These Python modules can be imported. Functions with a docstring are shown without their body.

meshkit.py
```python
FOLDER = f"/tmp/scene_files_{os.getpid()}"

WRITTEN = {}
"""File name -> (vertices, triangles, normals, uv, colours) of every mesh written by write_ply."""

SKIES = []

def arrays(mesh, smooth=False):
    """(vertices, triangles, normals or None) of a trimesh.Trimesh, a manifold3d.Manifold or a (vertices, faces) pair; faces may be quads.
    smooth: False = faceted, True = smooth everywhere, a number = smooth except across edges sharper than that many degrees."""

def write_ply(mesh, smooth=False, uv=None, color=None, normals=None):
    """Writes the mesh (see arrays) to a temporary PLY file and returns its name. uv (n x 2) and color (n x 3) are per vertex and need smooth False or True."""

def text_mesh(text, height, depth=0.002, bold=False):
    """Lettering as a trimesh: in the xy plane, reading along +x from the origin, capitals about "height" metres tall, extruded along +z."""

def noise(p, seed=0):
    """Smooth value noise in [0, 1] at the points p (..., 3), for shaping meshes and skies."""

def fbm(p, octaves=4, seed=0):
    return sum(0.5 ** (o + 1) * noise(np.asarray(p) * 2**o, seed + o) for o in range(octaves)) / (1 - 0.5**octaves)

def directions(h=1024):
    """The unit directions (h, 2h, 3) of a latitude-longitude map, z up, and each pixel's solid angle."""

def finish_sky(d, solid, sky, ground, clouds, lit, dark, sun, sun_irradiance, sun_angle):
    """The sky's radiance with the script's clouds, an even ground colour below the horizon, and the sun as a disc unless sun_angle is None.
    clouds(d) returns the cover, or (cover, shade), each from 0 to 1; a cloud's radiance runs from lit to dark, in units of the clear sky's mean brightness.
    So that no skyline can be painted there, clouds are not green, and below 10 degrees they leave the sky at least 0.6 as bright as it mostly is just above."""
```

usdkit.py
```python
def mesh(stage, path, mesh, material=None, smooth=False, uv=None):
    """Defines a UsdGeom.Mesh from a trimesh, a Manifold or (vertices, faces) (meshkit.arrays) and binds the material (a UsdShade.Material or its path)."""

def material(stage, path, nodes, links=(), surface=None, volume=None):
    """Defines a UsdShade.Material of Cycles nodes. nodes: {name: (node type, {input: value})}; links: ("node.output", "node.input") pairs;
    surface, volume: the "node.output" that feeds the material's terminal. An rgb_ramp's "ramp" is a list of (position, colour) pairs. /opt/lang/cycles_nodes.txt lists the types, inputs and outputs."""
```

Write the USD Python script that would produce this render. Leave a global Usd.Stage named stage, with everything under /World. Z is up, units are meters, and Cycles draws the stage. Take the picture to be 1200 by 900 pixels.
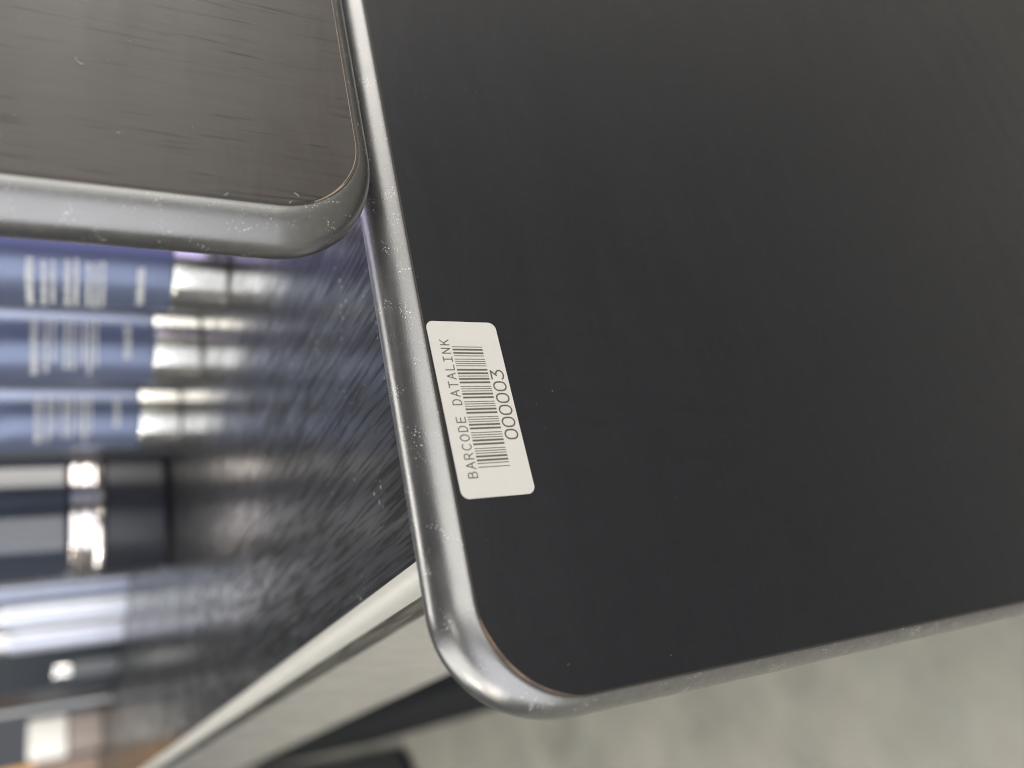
import math, random
import numpy as np, trimesh, usdkit, meshkit
import shapely
from shapely.geometry import LineString, Polygon
from shapely.ops import unary_union
from pxr import Usd, UsdGeom, UsdLux, UsdShade, Gf, Sdf

stage = Usd.Stage.CreateInMemory()
UsdGeom.SetStageUpAxis(stage, UsdGeom.Tokens.z)
UsdGeom.SetStageMetersPerUnit(stage, 1.0)
UsdGeom.Xform.Define(stage, '/World')
UsdGeom.Scope.Define(stage, '/World/Looks')
rng = random.Random(7)
nrg = np.random.default_rng(7)

# ------------------------------------------------------------------ camera
# x runs right along the boards, y away from the viewer, z up; the big board's face is y = 0, the floor z = 0
CAM = (0.0, -0.17295, 0.80)
R = [[-0.20480781, -0.90019055, 0.38433155], [-0.44088851, 0.43540938, 0.7848796], [-0.87388276, -0.0086979, -0.48605891]]
right = [R[i][0] for i in range(3)]; up = [-R[i][1] for i in range(3)]; back = [-R[i][2] for i in range(3)]
cam = UsdGeom.Camera.Define(stage, '/World/camera')
m = Gf.Matrix4d(1.0)
for k, row in enumerate((right, up, back)):
    m.SetRow(k, Gf.Vec4d(*row, 0.0))
m.SetRow(3, Gf.Vec4d(*CAM, 1.0))
cam.AddTransformOp().Set(m)
cam.CreateHorizontalApertureAttr(36.0); cam.CreateVerticalApertureAttr(27.0)
cam.CreateFocalLengthAttr(28.5)
cam.CreateClippingRangeAttr(Gf.Vec2f(0.005, 100.0))
cam.CreateFocusDistanceAttr(0.222); cam.CreateFStopAttr(28.5 / 5.0)
cam.CreateExposureAttr(0.0)

# ------------------------------------------------------------------ light: the ceiling lamps of the shop, plus added fill panels
AMBIENT = (0.11, 0.113, 0.125)
dome = UsdLux.DomeLight.Define(stage, '/World/room_light')
dm = usdkit.material(stage, '/World/Looks/room_light', {'b': ('background_shader', {'color': AMBIENT, 'strength': 1.0})}, surface='b.background')
UsdShade.MaterialBindingAPI.Apply(dome.GetPrim()).Bind(dm)

def rect(name, pos, size, radiance, color=(1, 0.97, 0.90), aim=None):
    l = UsdLux.RectLight.Define(stage, '/World/' + name)
    l.CreateWidthAttr(size[0]); l.CreateHeightAttr(size[1]); l.CreateIntensityAttr(radiance); l.CreateColorAttr(Gf.Vec3f(*color))
    p = np.array(pos, float)
    d = np.array(aim, float) - p if aim is not None else np.array([0, 0, -1.0])
    d /= np.linalg.norm(d)
    z = -d; x = np.cross([0, 1, 0], z) if abs(z[2]) > 0.9 else np.cross([0, 0, 1], z)
    x /= np.linalg.norm(x); y = np.cross(z, x)
    mm = Gf.Matrix4d(1.0)
    for k, r in enumerate((x, y, z)):
        mm.SetRow(k, Gf.Vec4d(*map(float, r), 0.0))
    mm.SetRow(3, Gf.Vec4d(*map(float, p), 1.0))
    l.AddTransformOp().Set(mm)

def bulb(name, pos, radius, intensity, color=(1, 0.95, 0.85)):
    l = UsdLux.SphereLight.Define(stage, '/World/' + name)
    l.CreateRadiusAttr(radius); l.CreateIntensityAttr(intensity); l.CreateColorAttr(Gf.Vec3f(*color))
    UsdGeom.XformCommonAPI(l).SetTranslate(Gf.Vec3d(*pos))

rect('fill_panel', (0.42, -2.9, 1.62), (0.80, 3.1), 4.4, (1.0, 0.98, 0.92), aim=(0.42, 0.0, 1.62))  # four upright fill panels added behind the viewer to brighten rims and sticker
rect('fill_panel_001', (1.42, -2.9, 1.62), (1.15, 3.1), 3.0, (1.0, 0.98, 0.94), aim=(1.42, 0.0, 1.62))
rect('fill_panel_002', (4.0, -1.7, 1.62), (3.8, 3.1), 5.2, (1.0, 0.96, 0.90), aim=(0.2, 0.0, 1.62))
rect('fill_panel_003', (-2.4, -1.9, 1.62), (4.5, 3.0), 2.8, (0.95, 0.96, 1.0), aim=(0.0, 0.0, 1.62))
rect('ceiling_lamp', (-2.0, 1.5, 3.0), (2.4, 4.8), 3.9, (1.0, 0.98, 0.93))
rect('ceiling_lamp_001', (0.9, 1.7, 3.0), (1.6, 1.0), 7.0)
for k, (x, y) in enumerate([(-0.25, -1.3), (-5.0, 0.6), (-3.1, 1.3), (-6.2, 2.6), (-4.6, -0.1)]):
    bulb('spot_lamp' + ('_%03d' % k if k else ''), (x, y, 2.9), 0.08, 60.0 if k == 0 else 380.0)

# ------------------------------------------------------------------ helpers
used = {}
def numbered(parent, name):
    k = used.get((parent, name), -1) + 1
    used[(parent, name)] = k
    return name if k == 0 else '%s_%03d' % (name, k)

def setd(prim, label=None, cat=None, group=None, kind=None):
    for key, v in (('label', label), ('category', cat), ('group', group), ('kind', kind)):
        if v:
            prim.SetCustomDataByKey(key, v)

def thing(name, label, cat, loc=(0, 0, 0), group=None):
    p = '/World/' + numbered('/World', name)
    x = UsdGeom.Xform.Define(stage, p)
    x.AddTranslateOp().Set(Gf.Vec3d(*loc))
    setd(x.GetPrim(), label, cat, group)
    return p

def obj(name, mesh, mat, parent='/World', smooth=False, **kw):
    p = parent + '/' + numbered(parent, name)
    g = usdkit.mesh(stage, p, mesh, mat, smooth=smooth)
    setd(g.GetPrim(), **kw)
    return p

def M(name, nodes, links=(), surface='p.BSDF'):
    return usdkit.material(stage, '/World/Looks/' + name, nodes, links, surface=surface)

def rounded_box(x0, x1, y0, y1, z0, z1, r=0.002):
    b = shapely.box(x0 + r, y0 + r, x1 - r, y1 - r).buffer(r, quad_segs=4)
    lo = b.buffer(-r * 0.7)
    outer = np.array(b.exterior.coords)[:-1]
    c = np.array([(x0 + x1) / 2, (y0 + y1) / 2])
    def ring(inset, z):
        s = np.array([(x1 - x0 - 2 * inset) / (x1 - x0), (y1 - y0 - 2 * inset) / (y1 - y0)])
        return np.c_[(outer - c) * s + c, np.full(len(outer), z)]
    rings = [ring(r, z0), ring(r * .3, z0 + r * .3), ring(0, z0 + r), ring(0, z1 - r), ring(r * .3, z1 - r * .3), ring(r, z1)]
    return loft(rings)

def loft(rings, closed_ends=True):
    n = len(rings[0]); V = np.vstack(rings); F = []
    for k in range(len(rings) - 1):
        a = k * n; b = a + n
        for i in range(n):
            j = (i + 1) % n
            F += [[a + i, a + j, b + j], [a + i, b + j, b + i]]
    if closed_ends:
        V = np.vstack([V, rings[0].mean(0), rings[-1].mean(0)])
        c0, c1 = len(V) - 2, len(V) - 1
        e = (len(rings) - 1) * n
        for i in range(n):
            j = (i + 1) % n
            F += [[c0, j, i], [c1, e + i, e + j]]
    return trimesh.Trimesh(V, np.array(F), process=False)

def lathe(profile, n=64, loc=(0, 0, 0)):
    a = np.linspace(0, 2 * np.pi, n, endpoint=False)
    rings = [np.c_[loc[0] + r * np.cos(a), loc[1] + r * np.sin(a), np.full(n, loc[2] + z)] for r, z in profile]
    return loft(rings)

# ------------------------------------------------------------------ materials
def dust(scale, size, seed=0.0):
    """nodes giving 1 on sparse small specks"""
    return {'dv': ('voronoi_texture', {'scale': scale, 'randomness': 1.0}),
            'dn': ('noise_texture', {'scale': scale * 0.13, 'detail': 3.0}),
            'dm': ('map_range', {'from_min': 0.44, 'from_max': 0.68, 'to_min': 0.0, 'to_max': size, 'clamp': True}),
            'dl': ('math', {'math_type': 'less_than'})}
DUST_LINKS = [('geo.position', 'dv.vector'), ('geo.position', 'dn.vector'), ('dn.fac', 'dm.value'), ('dv.distance', 'dl.value1'), ('dm.result', 'dl.value2')]

# grey metallic lacquer of the rounded rims
rim_nodes = {'geo': ('geometry', {}), **dust(1500.0, 0.23),
    'n1': ('noise_texture', {'scale': 2600.0, 'detail': 2.0}),
    'n2': ('noise_texture', {'scale': 60.0, 'detail': 5.0, 'roughness': 0.6}),
    'rr': ('map_range', {'from_min': 0.3, 'from_max': 0.7, 'to_min': 0.24, 'to_max': 0.34, 'clamp': True}),
    'b': ('bump', {'strength': 0.10, 'distance': 0.0004}),
    'c': ('mix', {'color1': (0.205, 0.204, 0.202), 'color2': (0.65, 0.63, 0.60)}),
    'mm': ('math', {'math_type': 'multiply_add', 'value2': -0.9, 'value3': 0.92}),
    'p': ('principled_bsdf', {'metallic': 0.92})}
rim_links = DUST_LINKS + [('geo.position', 'n1.vector'), ('geo.position', 'n2.vector'), ('n2.fac', 'rr.value'), ('rr.result', 'p.roughness'),
    ('n1.fac', 'b.height'), ('b.normal', 'p.normal'), ('dl.value', 'c.fac'), ('c.color', 'p.base_color'), ('dl.value', 'mm.value1'), ('mm.value', 'p.metallic')]
rim_mat = M('grey_lacquer', rim_nodes, rim_links)

def veneer(name, c0, c1, rough, bumpy, streak, smear=0.08, spec=0.5):
    """dark wood veneer, the grain running upright (z)"""
    return M(name, {'geo': ('geometry', {}), **dust(420.0, 0.05),
        'mp': ('mapping', {'mapping_type': 'point', 'scale': (420.0, 420.0, 26.0)}),
        'g': ('noise_texture', {'scale': 1.0, 'detail': 5.0, 'roughness': 0.62, 'distortion': 0.4}),
        'mp2': ('mapping', {'mapping_type': 'point', 'scale': (900.0, 900.0, 45.0), 'location': (3.1, 0.7, 1.9)}),
        'g2': ('noise_texture', {'scale': 1.0, 'detail': 2.0}),
        'pore': ('map_range', {'from_min': 0.60, 'from_max': 0.72, 'to_min': 0.0, 'to_max': streak, 'clamp': True}),
        'mp3': ('mapping', {'mapping_type': 'point', 'rotation': (0.0, 0.9, 0.0), 'scale': (14.0, 14.0, 55.0)}),
        'cl': ('noise_texture', {'scale': 1.0, 'detail': 6.0, 'roughness': 0.6, 'distortion': 0.5}),
        'rr': ('map_range', {'from_min': 0.3, 'from_max': 0.7, 'to_min': rough - smear, 'to_max': rough + smear, 'clamp': True}),
        'c': ('mix', {'color1': c0, 'color2': c1}),
        'k': ('mix', {'color2': tuple(x * 0.25 for x in c0)}),
        'd': ('mix', {'color2': (0.35, 0.34, 0.32)}),
        'b': ('bump', {'strength': bumpy, 'distance': 0.0004}),
        'p': ('principled_bsdf', {'specular_ior_level': spec})},
        DUST_LINKS + [('geo.position', 'mp.vector'), ('mp.vector', 'g.vector'), ('geo.position', 'mp2.vector'), ('mp2.vector', 'g2.vector'), ('geo.position', 'mp3.vector'), ('mp3.vector', 'cl.vector'),
         ('g.fac', 'c.fac'), ('g2.fac', 'pore.value'), ('c.color', 'k.color1'), ('pore.result', 'k.fac'), ('k.color', 'd.color1'), ('dl.value', 'd.fac'), ('d.color', 'p.base_color'),
         ('cl.fac', 'rr.value'), ('rr.result', 'p.roughness'), ('g.fac', 'b.height'), ('b.normal', 'p.normal')])
veneer_a = veneer('black_veneer', (0.0035, 0.0039, 0.0066), (0.0065, 0.0071, 0.0108), 0.30, 0.05, 0.3, 0.055, 0.40)
veneer_b = veneer('charcoal_veneer', (0.026, 0.022, 0.019), (0.046, 0.039, 0.034), 0.37, 0.09, 0.85, 0.085, 0.40)
banding_mat = M('bare_wood_edge', {'geo': ('geometry', {}), 'n': ('noise_texture', {'scale': 25.0, 'detail': 4.0}),
    'r': ('rgb_ramp', {'ramp': [(0.0, (0.012, 0.010, 0.009)), (0.55, (0.022, 0.017, 0.014)), (0.72, (0.06, 0.038, 0.025)), (1.0, (0.09, 0.06, 0.04))]}),
    'p': ('principled_bsdf', {'roughness': 0.5})}, [('geo.position', 'n.vector'), ('n.fac', 'r.fac'), ('r.color', 'p.base_color')])
banding_lit = M('painted_lit_edge', {'geo': ('geometry', {}), 'n': ('noise_texture', {'scale': 90.0, 'detail': 4.0}),  # tan colour paints the light caught along the charcoal board's lower edge
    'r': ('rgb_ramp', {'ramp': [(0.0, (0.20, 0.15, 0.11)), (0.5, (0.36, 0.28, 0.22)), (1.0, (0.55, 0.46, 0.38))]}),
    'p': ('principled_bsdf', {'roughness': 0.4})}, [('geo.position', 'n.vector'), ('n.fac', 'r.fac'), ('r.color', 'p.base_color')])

banding_brown = M('brown_wood_edge', {'geo': ('geometry', {}), 'n': ('noise_texture', {'scale': 70.0, 'detail': 5.0}),
    'r': ('rgb_ramp', {'ramp': [(0.0, (0.03, 0.02, 0.014)), (0.42, (0.06, 0.038, 0.024)), (0.58, (0.20, 0.115, 0.065)), (1.0, (0.32, 0.21, 0.13))]}),
    'p': ('principled_bsdf', {'roughness': 0.55})}, [('geo.position', 'n.vector'), ('n.fac', 'r.fac'), ('r.color', 'p.base_color')])

# black open-pored gloss lacquer of the counter top, grain running away from the viewer (y)
top_mat = M('black_gloss_grain', {'geo': ('geometry', {}), **dust(330.0, 0.20),
    'mp': ('mapping', {'mapping_type': 'point', 'scale': (620.0, 34.0, 620.0)}),
    'g': ('noise_texture', {'scale': 1.0, 'detail': 3.0, 'roughness': 0.6, 'distortion': 0.1}),
    'big': ('noise_texture', {'scale': 30.0, 'detail': 2.0}),
    'ad': ('math', {'math_type': 'multiply_add', 'value2': 0.30, 'value3': -0.15}),
    'sm': ('math', {'math_type': 'add'}),
    'pore': ('map_range', {'from_min': 0.40, 'from_max': 0.62, 'to_min': 0.0, 'to_max': 0.74, 'clamp': True}),
    'd': ('mix', {'color1': (0.018, 0.018, 0.019), 'color2': (0.30, 0.30, 0.30)}),
    'b': ('bump', {'strength': 0.02, 'distance': 0.0006}),
    'p': ('principled_bsdf', {'ior': 2.6, 'roughness': 0.19}),
    'q': ('principled_bsdf', {'base_color': (0.004, 0.004, 0.004), 'roughness': 0.5, 'ior': 1.18}),
    'x': ('mix_closure', {})},
    DUST_LINKS + [('geo.position', 'mp.vector'), ('mp.vector', 'g.vector'), ('geo.position', 'big.vector'), ('big.fac', 'ad.value1'), ('g.fac', 'sm.value1'), ('ad.value', 'sm.value2'), ('sm.value', 'pore.value'),
     ('dl.value', 'd.fac'), ('d.color', 'p.base_color'), ('g.fac', 'b.height'), ('b.normal', 'p.normal'),
     ('pore.result', 'x.fac'), ('p.BSDF', 'x.closure1'), ('q.BSDF', 'x.closure2')], surface='x.closure')
side_mat = M('grey_satin_side', {'geo': ('geometry', {}), **dust(500.0, 0.22), 'n': ('noise_texture', {'scale': 30.0, 'detail': 5.0}),
    'rr': ('map_range', {'from_min': 0.3, 'from_max': 0.7, 'to_min': 0.24, 'to_max': 0.34, 'clamp': True}),
    'c': ('mix', {'color1': (0.55, 0.535, 0.50), 'color2': (0.7, 0.69, 0.66)}),
    'p': ('principled_bsdf', {'metallic': 0.7})},
    DUST_LINKS + [('geo.position', 'n.vector'), ('n.fac', 'rr.value'), ('rr.result', 'p.roughness'), ('dl.value', 'c.fac'), ('c.color', 'p.base_color')])

def plain(name, color, rough=0.5, metallic=0.0, var=0.12, scale=60.0, **kw):
    lo = tuple(max(0, c * (1 - var)) for c in color); hi = tuple(min(1, c * (1 + var)) for c in color)
    return M(name, {'geo': ('geometry', {}), 'n': ('noise_texture', {'scale': scale, 'detail': 4.0}), 'c': ('mix', {'color1': lo, 'color2': hi}),
        'p': ('principled_bsdf', {'roughness': rough, 'metallic': metallic, **kw})},
        [('geo.position', 'n.vector'), ('n.fac', 'c.fac'), ('c.color', 'p.base_color')])

strip_mat = plain('pale_aluminium', (0.52, 0.51, 0.47), 0.45, metallic=0.5, var=0.05)
floor_mat = M('mottled_floor', {'geo': ('geometry', {}), 'n': ('noise_texture', {'scale': 7.0, 'detail': 6.0, 'roughness': 0.62}), 'n2': ('noise_texture', {'scale': 17.0, 'detail': 3.0}),
    'r': ('rgb_ramp', {'ramp': [(0.25, (0.175, 0.174, 0.155)), (0.42, (0.240, 0.236, 0.207)), (0.55, (0.272, 0.264, 0.230)), (0.75, (0.325, 0.312, 0.275))]}),
    'h': ('rgb_ramp', {'ramp': [(0.3, (0.98, 1.0, 0.985)), (0.7, (1.02, 0.985, 0.965))]}),
    'x': ('mix', {'mix_type': 'multiply', 'fac': 1.0}), 'p': ('principled_bsdf', {'roughness': 0.45})},
    [('geo.position', 'n.vector'), ('geo.position', 'n2.vector'), ('n.fac', 'r.fac'), ('n2.fac', 'h.fac'), ('r.color', 'x.color1'), ('h.color', 'x.color2'), ('x.color', 'p.base_color')])

# ------------------------------------------------------------------ setting
s = 9.0
obj('floor', trimesh.Trimesh([[-s, -s, 0], [s, -s, 0], [s, s, 0], [-s, s, 0]], [[0, 1, 2], [0, 2, 3]], process=False), floor_mat, kind='structure')

ZA = 0.80 - 0.084          # seam height of the big board
ZC = 0.80 - 0.085          # counter top surface

# ------------------------------------------------------------------ the long counter behind the boards
cnt = thing('display_counter', 'long glossy black grained counter with grey rounded side, behind the front boards', 'counter')
Y0, Y1 = 0.0195, 2.35
prof = [(0.95, ZC), (0.0462, ZC)]
for a in np.linspace(90, 180, 7):
    prof.append((0.0462 + 0.0055 * math.cos(math.radians(a)) , ZC - 0.0055 + 0.0055 * math.sin(math.radians(a))))
prof += [(0.0407, ZC - 0.022), (0.95, ZC - 0.022)]
pv = np.array(prof)
poly = Polygon([(x, z) for x, z in prof])
tp = trimesh.creation.extrude_polygon(poly, Y1 - Y0, engine='earcut')
v = tp.vertices.copy(); tp.vertices = np.c_[v[:, 0], Y1 - v[:, 2], v[:, 1]]; tp.fix_normals()
obj('counter_top', tp, top_mat, cnt, smooth=35)
# rounded lip along the left edge of the top, a lighter strip set 0.4 mm proud
lip = []
for a in np.linspace(88, 190, 12):
    lip.append((0.0462 + 0.0061 * math.cos(math.radians(a)), ZC - 0.0055 + 0.0061 * math.sin(math.radians(a))))
inner = [(0.0462 + 0.0045 * math.cos(math.radians(a)), ZC - 0.0055 + 0.0045 * math.sin(math.radians(a))) for a in np.linspace(190, 88, 12)]
lp = trimesh.creation.extrude_polygon(Polygon(lip + inner), Y1 - Y0, engine='earcut')
v = lp.vertices.copy(); lp.vertices = np.c_[v[:, 0], Y1 - v[:, 2], v[:, 1]]; lp.fix_normals()
obj('edge_strip', lp, strip_mat, cnt, smooth=35)
# side panel: one broad convex sweep from the lip down to a lower edge that drops away from the viewer
rings = []
for y in np.linspace(Y0, Y1, 30):
    zt = ZC - 0.0235; zb = 0.80 - (0.262 + (y - 0.02) * 0.15)
    hz = (zt - zb) / 2
    pts = []
    for t in np.linspace(0, 1, 30):
        pts.append((0.0445 - 0.009 * math.sin(math.pi * min(1.0, 1.15 * t)) + 0.075 * max(0.0, (t - 0.35) / 0.65) ** 2.2, zt + (zb - zt) * (t if t < .8 else .8 + .2 * math.sin((t - .8) / .2 * math.pi / 2))))
    pts += [(0.14, pts[-1][1] + 0.001), (0.14, zt)]
    rings.append(np.array([(x, y, z) for x, z in pts]))
sd = loft(rings); sd.fix_normals()
obj('side_panel', sd, side_mat, cnt, smooth=40)
obj('base', rounded_box(0.047, 0.90, 0.022, 2.30, 0.0015, 0.46, 0.004), plain('black_base', (0.008, 0.009, 0.011), 0.85, specular_ior_level=0.1), cnt)

# ------------------------------------------------------------------ rounded boards
PH0 = math.radians(20)
def board(name, label, x0, x1, z0, z1, R_, w, face_mat, band_mat, y0=0.0, T=0.0088, bw=0.0004, worn_or_lit=None, wdir=(0, -1), wwid=0.00085, wmin=0.35):
    """w: rim widths (left, right, bottom, top)"""
    P = thing(name, label, 'panel', ((x0 + x1) / 2, y0, z0))
    ox, oz = (x0 + x1) / 2, z0
    pts, nor = [], []
    def arc(cx, cz, a0):
        for a in np.radians(np.linspace(a0, a0 + 90, 28)):
            pts.append((cx + R_ * math.cos(a), cz + R_ * math.sin(a))); nor.append((math.cos(a), math.sin(a)))
    def line(p, q, n, k):
        for t in np.linspace(0, 1, k + 2)[1:-1]:
            pts.append((p[0] + (q[0] - p[0]) * t, p[1] + (q[1] - p[1]) * t)); nor.append(n)
    arc(x1 - R_, z0 + R_, -90); line((x1, z0 + R_), (x1, z1 - R_), (1, 0), 20)
    arc(x1 - R_, z1 - R_, 0); line((x1 - R_, z1), (x0 + R_, z1), (0, 1), 20)
    arc(x0 + R_, z1 - R_, 90); line((x0, z1 - R_), (x0, z0 + R_), (-1, 0), 20)
    arc(x0 + R_, z0 + R_, 180); line((x0 + R_, z0), (x1 - R_, z0), (0, -1), 20)
    pts, nor = np.array(pts), np.array(nor)
    wd = w[0] * np.maximum(-nor[:, 0], 0) ** 2 + w[1] * np.maximum(nor[:, 0], 0) ** 2 + w[2] * np.maximum(-nor[:, 1], 0) ** 2 + w[3] * np.maximum(nor[:, 1], 0) ** 2
    rings = []
    for ph in np.linspace(PH0, math.pi - PH0, 25):
        q = pts + nor * (wd * (math.sin(ph) - math.sin(PH0)) / (1 - math.sin(PH0)))[:, None]
        rings.append(np.c_[q[:, 0] - ox, np.full(len(q), T - T * math.cos(ph) / math.cos(PH0)), q[:, 1] - oz])
    rim = loft(rings); rim.fix_normals()
    obj('rim', rim, rim_mat, P, smooth=50)
    def plate(outset, d0, d1):
        q = pts + nor * outset
        c = np.c_[q[:, 0] - ox, np.full(len(q), d0), q[:, 1] - oz]
        b = c.copy(); b[:, 1] = d1
        i = pts + nor * (outset - 0.00015)
        f = np.c_[i[:, 0] - ox, np.full(len(q), d0 - 0.00012), i[:, 1] - oz]
        mm = loft([f, c, b]); mm.fix_normals(); return mm
    obj('edge_line', plate(0.00010, -0.00012, 0.0006), band_mat, P)
    if worn_or_lit is not None:
        wear_or_lit = nor @ np.array(wdir)
        sel = np.nonzero(wear_or_lit > wmin)[0]
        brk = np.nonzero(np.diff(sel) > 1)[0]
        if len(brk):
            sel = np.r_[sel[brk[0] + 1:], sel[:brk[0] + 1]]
        fade = np.clip((wear_or_lit[sel] - wmin) / (0.77 * (1 - wmin)), 0.05, 1)
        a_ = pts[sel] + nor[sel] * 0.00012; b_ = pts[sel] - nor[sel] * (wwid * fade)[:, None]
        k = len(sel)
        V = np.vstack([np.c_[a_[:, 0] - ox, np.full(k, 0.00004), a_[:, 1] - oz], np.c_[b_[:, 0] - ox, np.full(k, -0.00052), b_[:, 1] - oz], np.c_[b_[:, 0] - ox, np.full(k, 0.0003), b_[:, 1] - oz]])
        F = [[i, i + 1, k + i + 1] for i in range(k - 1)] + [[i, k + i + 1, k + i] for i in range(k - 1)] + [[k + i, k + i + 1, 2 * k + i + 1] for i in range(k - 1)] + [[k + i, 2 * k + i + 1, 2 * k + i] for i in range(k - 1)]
        obj('worn_or_lit_edge', trimesh.Trimesh(V, F, process=False), worn_or_lit, P)  # bare wood on the black board, painted light catch on the charcoal one
    obj('inlay', plate(-bw, -0.00030, 0.0006), face_mat, P)
    return P, ox, oz

A, ax, az = board('rounded_board', 'large black board with grey rounded rim carrying the white barcode sticker', 0.0036, 0.66, 0.06, ZA, 0.025, (0.0039, 0.0085, 0.0085, 0.0085), veneer_a, banding_mat, worn_or_lit=banding_brown, wdir=(-0.75, 0.66), wwid=0.0007, wmin=0.755)
B, bx, bz = board('rounded_board', 'smaller charcoal wood-grain board with rounded corner, standing just above the black board', 0.1284, 0.70, 0.80 - 0.0698, 1.12, 0.0236, (0.0089, 0.0085, 0.0053, 0.0085), veneer_b, banding_mat, y0=-0.010, bw=0.0004, worn_or_lit=banding_lit)

# lint and chips caught on the charcoal board
lint_mat = plain('pale_lint', (0.36, 0.35, 0.33), 0.7)
def fibre(pts, r):
    rings = []
    P3 = np.array(pts, float)
    for k, c in enumerate(P3):
        t = P3[min(k + 1, len(P3) - 1)] - P3[max(k - 1, 0)]; t /= np.linalg.norm(t)
        u = np.cross(t, [0, 1, 0.1]); u /= np.linalg.norm(u); w_ = np.cross(t, u)
        rr = r * (0.5 if k in (0, len(P3) - 1) else 1)
        rings.append(np.array([c + rr * (math.cos(a) * u + math.sin(a) * w_) for a in np.linspace(0, 2 * math.pi, 6, endpoint=False)]))
    return loft(rings)
LINT = [(0.1644, 0.7978, 0.0022, 3.35, 0.5), (0.1630, 0.7970, 0.0010, 4.2, 0.3), (0.1289, 0.7664, 0.0012, 5.0, 0.6), (0.1312, 0.7484, 0.0014, 0.4, 0.4), (0.1295, 0.7503, 0.0009, 2.0, 0.5), (0.1432, 0.7885, 0.0007, 1.0, 0.3)]
for x, z, L, ang, bend in LINT:
    pts_ = [(x - bx + L * (t * math.cos(ang) - bend * t * t * math.sin(ang)), -0.00050 - 0.00005 * math.sin(t * 3), z - bz + L * (t * math.sin(ang) + bend * t * t * math.cos(ang))) for t in np.linspace(0, 1, 7)]
    obj('lint', fibre(pts_, 0.00008), lint_mat, B)

# ------------------------------------------------------------------ sticker on the big board
rot = math.radians(1.1)
SC = np.array([0.07815, 0.80 - 0.09555])
def on_board(mesh):
    """label-plane mesh (x right, y up, z towards the viewer, mm) to the board's own frame"""
    v = mesh.vertices * 0.001
    x = SC[0] + v[:, 0] * math.cos(rot) - v[:, 1] * math.sin(rot); z = SC[1] + v[:, 0] * math.sin(rot) + v[:, 1] * math.cos(rot)
    mesh.vertices = np.c_[x - ax, -0.00046 - v[:, 2], z - az]
    mesh.fix_normals(); return mesh
def ext(poly, d):
    return trimesh.util.concatenate([trimesh.creation.extrude_polygon(g, d, engine='earcut') for g in getattr(poly, 'geoms', [poly])])
paper = M('sticker_paper', {'geo': ('geometry', {}), 'n': ('noise_texture', {'scale': 140.0, 'detail': 4.0}), 'c': ('mix', {'color1': (0.43, 0.412, 0.385), 'color2': (0.48, 0.462, 0.433)}),
    'p': ('principled_bsdf', {'roughness': 0.42})}, [('geo.position', 'n.vector'), ('n.fac', 'c.fac'), ('c.color', 'p.base_color')])
ink = plain('sticker_ink', (0.075, 0.062, 0.052), 0.6, var=0.3, scale=2500.0)
stick = obj('sticker', on_board(ext(shapely.box(-25 + 2.2, -10.5 + 2.2, 25 - 2.2, 10.5 - 2.2).buffer(2.2, quad_segs=10), 0.10)), paper, A, label='white barcode sticker with rounded corners')
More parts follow.
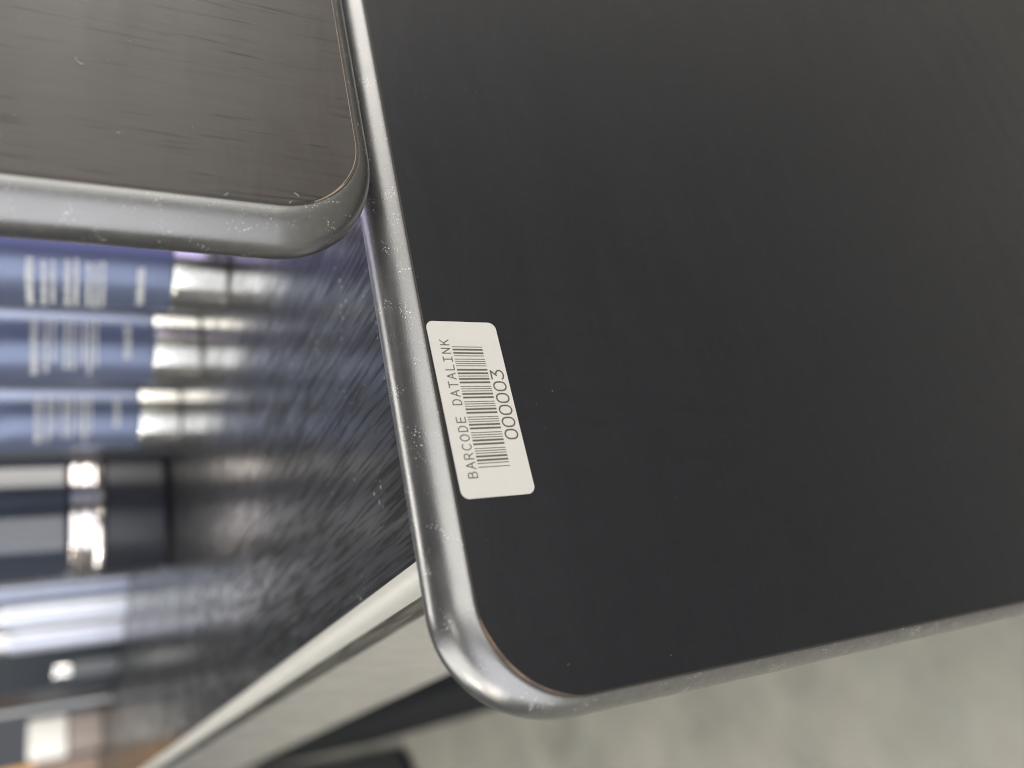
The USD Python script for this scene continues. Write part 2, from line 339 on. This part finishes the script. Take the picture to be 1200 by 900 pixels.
# Code 39 bars of *000003*
CODE = {'*': 'nwnnwnwnn', '0': 'nnnwwnwnn', '3': 'wnwwnnnnn'}
el = []
for ch in '*000003*':
    for i, c in enumerate(CODE[ch]):
        el.append((i % 2 == 0, 2.1 if c == 'w' else 1.0))
    el.append((False, 1.0))
el = el[:-1]
unit = 34.6 / sum(e[1] for e in el)
bars, x = [], -17.2
for on, wd in el:
    if on:
        g = -0.065 if wd > 1.5 else -0.035
        bars.append(shapely.box(x - g, -4.8, x + wd * unit + g - 0.02, 4.25))
    x += wd * unit
def lift(mesh, d):
    mesh.vertices[:, 2] += d; return mesh
obj('barcode', on_board(lift(ext(shapely.MultiPolygon(bars), 0.012), 0.1)), ink, stick)

def arcp(cx, cy, rx, ry, a0, a1, n=16):
    return [(cx + rx * math.cos(math.radians(a)), cy + ry * math.sin(math.radians(a))) for a in np.linspace(a0, a1, n)]
GL = {  # strokes in a box 0..1 wide, 0..1 high
    'B': [[(.08, 0), (.08, 1), (.5, 1)] + arcp(.5, .77, .32, .23, 90, -90, 10) + [(.08, .54)], [(.5, .54)] + arcp(.55, .27, .37, .27, 90, -90, 10) + [(.08, 0)]],
    'A': [[(0, 0), (.5, 1), (1, 0)], [(.2, .36), (.8, .36)]],
    'R': [[(.08, 0), (.08, 1), (.5, 1)] + arcp(.5, .74, .36, .26, 90, -90, 12) + [(.08, .48)], [(.5, .48), (.95, 0)]],
    'C': [arcp(.55, .5, .5, .5, 48, 312, 24)],
    'O': [arcp(.5, .5, .48, .5, 0, 360, 32)],
    'D': [[(.08, 0), (.08, 1), (.4, 1)] + arcp(.4, .5, .5, .5, 90, -90, 18) + [(.08, 0)]],
    'E': [[(.9, 1), (.1, 1), (.1, 0), (.92, 0)], [(.1, .52), (.8, .52)]],
    'T': [[(0, 1), (1, 1)], [(.5, 1), (.5, 0)]],
    'L': [[(.12, 1), (.12, 0), (.95, 0)]],
    'I': [[(.12, 1), (.88, 1)], [(.5, 1), (.5, 0)], [(.12, 0), (.88, 0)]],
    'N': [[(.08, 0), (.08, 1), (.92, 0), (.92, 1)]],
    'K': [[(.1, 0), (.1, 1)], [(.92, 1), (.12, .42)], [(.38, .62), (.95, 0)]],
    '0': [arcp(.5, .62, .46, .38, 0, 180, 18) + arcp(.5, .38, .46, .38, 180, 360, 18) + [(.96, .62)]],
    '3': [[(.05, 1), (.92, 1), (.42, .60)] + arcp(.45, .31, .5, .31, 90, -150, 22)],
}
def write(text, x0, y0, cw, h, pitch, pen):
    out = []
    for i, ch in enumerate(text):
        for st in GL.get(ch, []):
            out.append(LineString([(x0 + i * pitch + a * cw, y0 + b * h) for a, b in st]).buffer(pen / 2, quad_segs=4))
    return unary_union(out)
lt = unary_union([write('BARCODE DATALINK', -19.8, 4.98, 1.72, 2.5, 2.495, 0.32), write('000003', -9.85, -9.28, 2.75, 3.65, 3.475, 0.46)])
obj('lettering', on_board(lift(ext(lt, 0.012), 0.1)), ink, stick)

# ------------------------------------------------------------------ goods on the counter
def tube_profile_body(r, h, z0):
    """standing tube: round at the cap, pressed flat at the top"""
    n = 72; a = np.linspace(0, 2 * np.pi, n, endpoint=False); rings = []
    for t in np.linspace(0, 1, 18):
        f = max(0.0, (t - 0.55) / 0.45) ** 1.6
        rx = r * (1 + 0.5 * f); ry = r * (1 - f) + 0.0012 * f
        rings.append(np.c_[rx * np.cos(a), ry * np.sin(a), np.full(n, z0 + t * h)])
    return loft(rings)
blue = plain('blue_tube', (0.14, 0.168, 0.26), 0.36, var=0.06, metallic=0.6, coat_weight=0.25, coat_roughness=0.2)
silver = plain('silver_cap', (0.86, 0.85, 0.80), 0.17, metallic=1.0, var=0.03)
white_print = plain('white_print', (0.62, 0.62, 0.60), 0.5)
tubes = 'blue tubes standing on their silver caps along the counter'
def text_rows(r, rows, seed, az0, az1):
    """unreadably small white print wrapped on the tube: rows (height, letter height, start, end as angles)"""
    rg = random.Random(seed); parts = []
    for z, hh, f0, f1 in rows:
        a = az0 + (az1 - az0) * f0; end = az0 + (az1 - az0) * f1
        while a < end:
            wd = rg.uniform(0.03, 0.075)
            k = 3
            aa = np.linspace(a, a + wd, k)
            hq = hh * rg.uniform(0.7, 1.0)
            V = np.array([(r * math.cos(t), r * math.sin(t), z + dz) for dz in (0, hq) for t in aa])
            F = [[i, i + 1, i + k + 1] for i in range(k - 1)] + [[i, i + k + 1, i + k] for i in range(k - 1)]
            parts.append(trimesh.Trimesh(V, F, process=False))
            a += wd + rg.uniform(0.012, 0.03)
    return trimesh.util.concatenate(parts)
rows_all = [(0.0985, 0.0036, 0.0, 1.0), (0.0925, 0.0024, 0.05, 1.0), (0.0885, 0.0020, 0.25, 1.0), (0.0815, 0.0024, 0.12, 1.0), (0.0775, 0.0022, 0.12, 1.0), (0.0715, 0.0022, 0.2, 1.0), (0.0680, 0.0020, 0.0, 1.0), (0.0645, 0.0020, 0.2, 1.0), (0.0450, 0.0040, 0.35, 0.95)]
def make_tube(loc, label, ang, seed):
    P = thing('blue_tube', label, 'tube', loc, tubes)
    r = 0.0253
    body = tube_profile_body(r, 0.150, 0.0305); obj('body', body, blue, P, smooth=50)
    obj('cap', lathe([(r - .002, 0.0), (r - .0006, .0006), (r, .002), (r, .0285), (r - .0005, .0296), (r - .002, .0302)]), silver, P, smooth=40)
    obj('print', text_rows(r + 0.00025, rows_all, seed, ang, ang + 1.5), white_print, P)
    return P
make_tube((0.2868, 0.2620, ZC), 'blue tube on silver cap, first of three, partly behind the charcoal board', math.radians(150), 1)
make_tube((0.2924, 0.3724, ZC), 'blue tube on silver cap standing between two others like it', math.radians(195), 2)
make_tube((0.2927, 0.4929, ZC), 'blue tube on silver cap nearest the dark jar with the metal collar', math.radians(200), 3)

# lilac carton hidden behind the charcoal board, emission added to brighten its reflection
P = thing('glow_carton', 'lilac carton with added glow behind the charcoal board, mirrored in the counter beside its corner', 'light box', (0.320, 0.153, ZC))
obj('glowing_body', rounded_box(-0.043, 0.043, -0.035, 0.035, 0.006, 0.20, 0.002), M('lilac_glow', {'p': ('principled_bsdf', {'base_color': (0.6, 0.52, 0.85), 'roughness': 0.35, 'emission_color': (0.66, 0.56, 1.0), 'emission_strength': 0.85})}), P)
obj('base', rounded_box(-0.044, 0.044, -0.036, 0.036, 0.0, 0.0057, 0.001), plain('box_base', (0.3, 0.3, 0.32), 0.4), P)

# dark jar with a metal collar
P = thing('dark_jar', 'dark glossy jar with bright metal collar and black foot, beside the row of slim bottles', 'jar', (0.2529, 0.6188, ZC))
dark_glass = plain('dark_jar_glass', (0.03, 0.036, 0.05), 0.16, coat_weight=1.0)
obj('foot', lathe([(.050, 0), (.0525, .002), (.0535, .006), (.0535, .050), (.0520, .0515)]), plain('black_foot', (0.012, 0.013, 0.02), 0.35), P, smooth=40)
obj('collar', lathe([(.0530, .0520), (.0550, .0526), (.0560, .055), (.0550, .0575), (.0535, .0584), (.0535, .0600), (.0548, .0606), (.0552, .064), (.0548, .0675), (.0535, .0682), (.0535, .0697), (.0550, .0703), (.0560, .073), (.0552, .0765), (.0530, .0775)]), plain('rose_silver', (0.90, 0.83, 0.80), 0.16, metallic=1.0, var=0.03), P, smooth=40)
obj('body', lathe([(.0500, .0780), (.0545, .080), (.0550, .084), (.0550, .20), (.050, .212), (.030, .216)]), dark_glass, P, smooth=40)

# a row of slim pale bottles
for k, (x, y, r, h, col, lab) in enumerate([
        (0.303, 0.985, 0.0135, 0.20, (0.50, 0.52, 0.60), 'slim pale bottle next to the dark jar'),
        (0.287, 1.045, 0.0115, 0.22, (0.28, 0.31, 0.40), 'darkest of the slim pale bottles, second from the dark jar'),
        (0.272, 1.110, 0.0150, 0.21, (0.66, 0.69, 0.78), 'brightest slim pale bottle, third from the dark jar'),
        (0.255, 1.190, 0.0160, 0.20, (0.56, 0.58, 0.68), 'slim pale bottle nearest the black box, last of its row')]):
    P = thing('slim_bottle', lab, 'bottle', (x, y, ZC), 'slim pale bottles in a row on the counter')
    obj('body', lathe([(r - .002, 0), (r - .0004, .0006), (r, .003), (r, h * .7), (r * .9, h * .73)], 40), plain('slim_body%s' % 'abcd'[k], col, 0.28, metallic=0.5), P, smooth=40)
    obj('cap', lathe([(r * .8, h * .7305), (r * .86, h * .735), (r * .86, h * .99), (r * .7, h)], 40), plain('slim_cap%s' % 'abcd'[k], (0.7, 0.7, 0.72), 0.25, metallic=0.8), P, smooth=40)

# black box with a small silver-capped vial before it, slim metal post behind
P = thing('black_box', 'black upright box beyond the slim pale bottles', 'box', (0.285, 1.53, ZC))
obj('box', rounded_box(-0.062, 0.062, -0.060, 0.10, 0, 0.30, 0.002), plain('black_card', (0.016, 0.022, 0.030), 0.4), P)
obj('lid', rounded_box(-0.064, 0.064, -0.062, 0.102, 0.3005, 0.34, 0.002), plain('black_lid', (0.016, 0.022, 0.030), 0.35), P)
P = thing('small_vial', 'small grey vial with bright silver top, before the black box', 'vial', (0.224, 1.31, ZC))
obj('body', lathe([(.009, 0), (.0125, .002), (.0125, .060), (.008, .066)], 32), plain('vial_glass', (0.10, 0.11, 0.12), 0.15), P, smooth=40)
obj('cap', lathe([(.008, .0665), (.011, .067), (.0115, .070), (.0115, .088), (.009, .091)], 32), plain('vial_cap', (0.92, 0.90, 0.86), 0.2, metallic=1.0, var=0.03), P, smooth=40)
P = thing('metal_post', 'slim grey metal post between the black box and the white-capped bottle', 'post', (0.2053, 1.56, ZC))
obj('post', lathe([(.006, .004), (.006, .60)], 24), plain('post_grey', (0.45, 0.45, 0.44), 0.35, metallic=0.6), P, smooth=40)
obj('foot', lathe([(.010, 0), (.012, .001), (.012, .003), (.010, .004)], 24), plain('post_foot', (0.3, 0.3, 0.3), 0.4, metallic=0.6), P, smooth=40)

P = thing('white_capped_bottle', 'tan bottle with broad white cap at the far end of the counter', 'bottle', (0.185, 1.93, ZC))
obj('body', lathe([(.036, 0), (.040, .003), (.040, .060), (.034, .066)]), plain('smoky_bottle', (0.30, 0.25, 0.22), 0.25), P, smooth=40)
obj('cap', lathe([(.034, .067), (.041, .068), (.042, .071), (.042, .134), (.040, .138)]), plain('white_cap', (0.86, 0.83, 0.78), 0.35), P, smooth=40)
P = thing('amber_carton', 'small tan carton with amber lid at the far left end of the counter', 'carton', (0.125, 2.22, ZC))
obj('box', rounded_box(-0.030, 0.030, -0.03, 0.03, 0, 0.13, 0.002), plain('tan_card', (0.30, 0.22, 0.17), 0.5), P)
obj('lid', rounded_box(-0.031, 0.031, -0.031, 0.031, 0.1303, 0.24, 0.002), plain('amber_card', (0.70, 0.38, 0.12), 0.5), P)

# black mat on the floor beside the counter
mat_poly = LineString([(-0.09, 2.08), (-0.03, 3.9)]).buffer(0.10, quad_segs=10)
mt = trimesh.creation.extrude_polygon(mat_poly, 0.018, engine='earcut'); mt.vertices[:, 2] += 0.004
obj('floor_mat', mt, plain('black_rubber', (0.02, 0.02, 0.021), 0.8, specular_ior_level=0.2), label='long black rubber mat lying on the floor beside the counter', cat='mat')
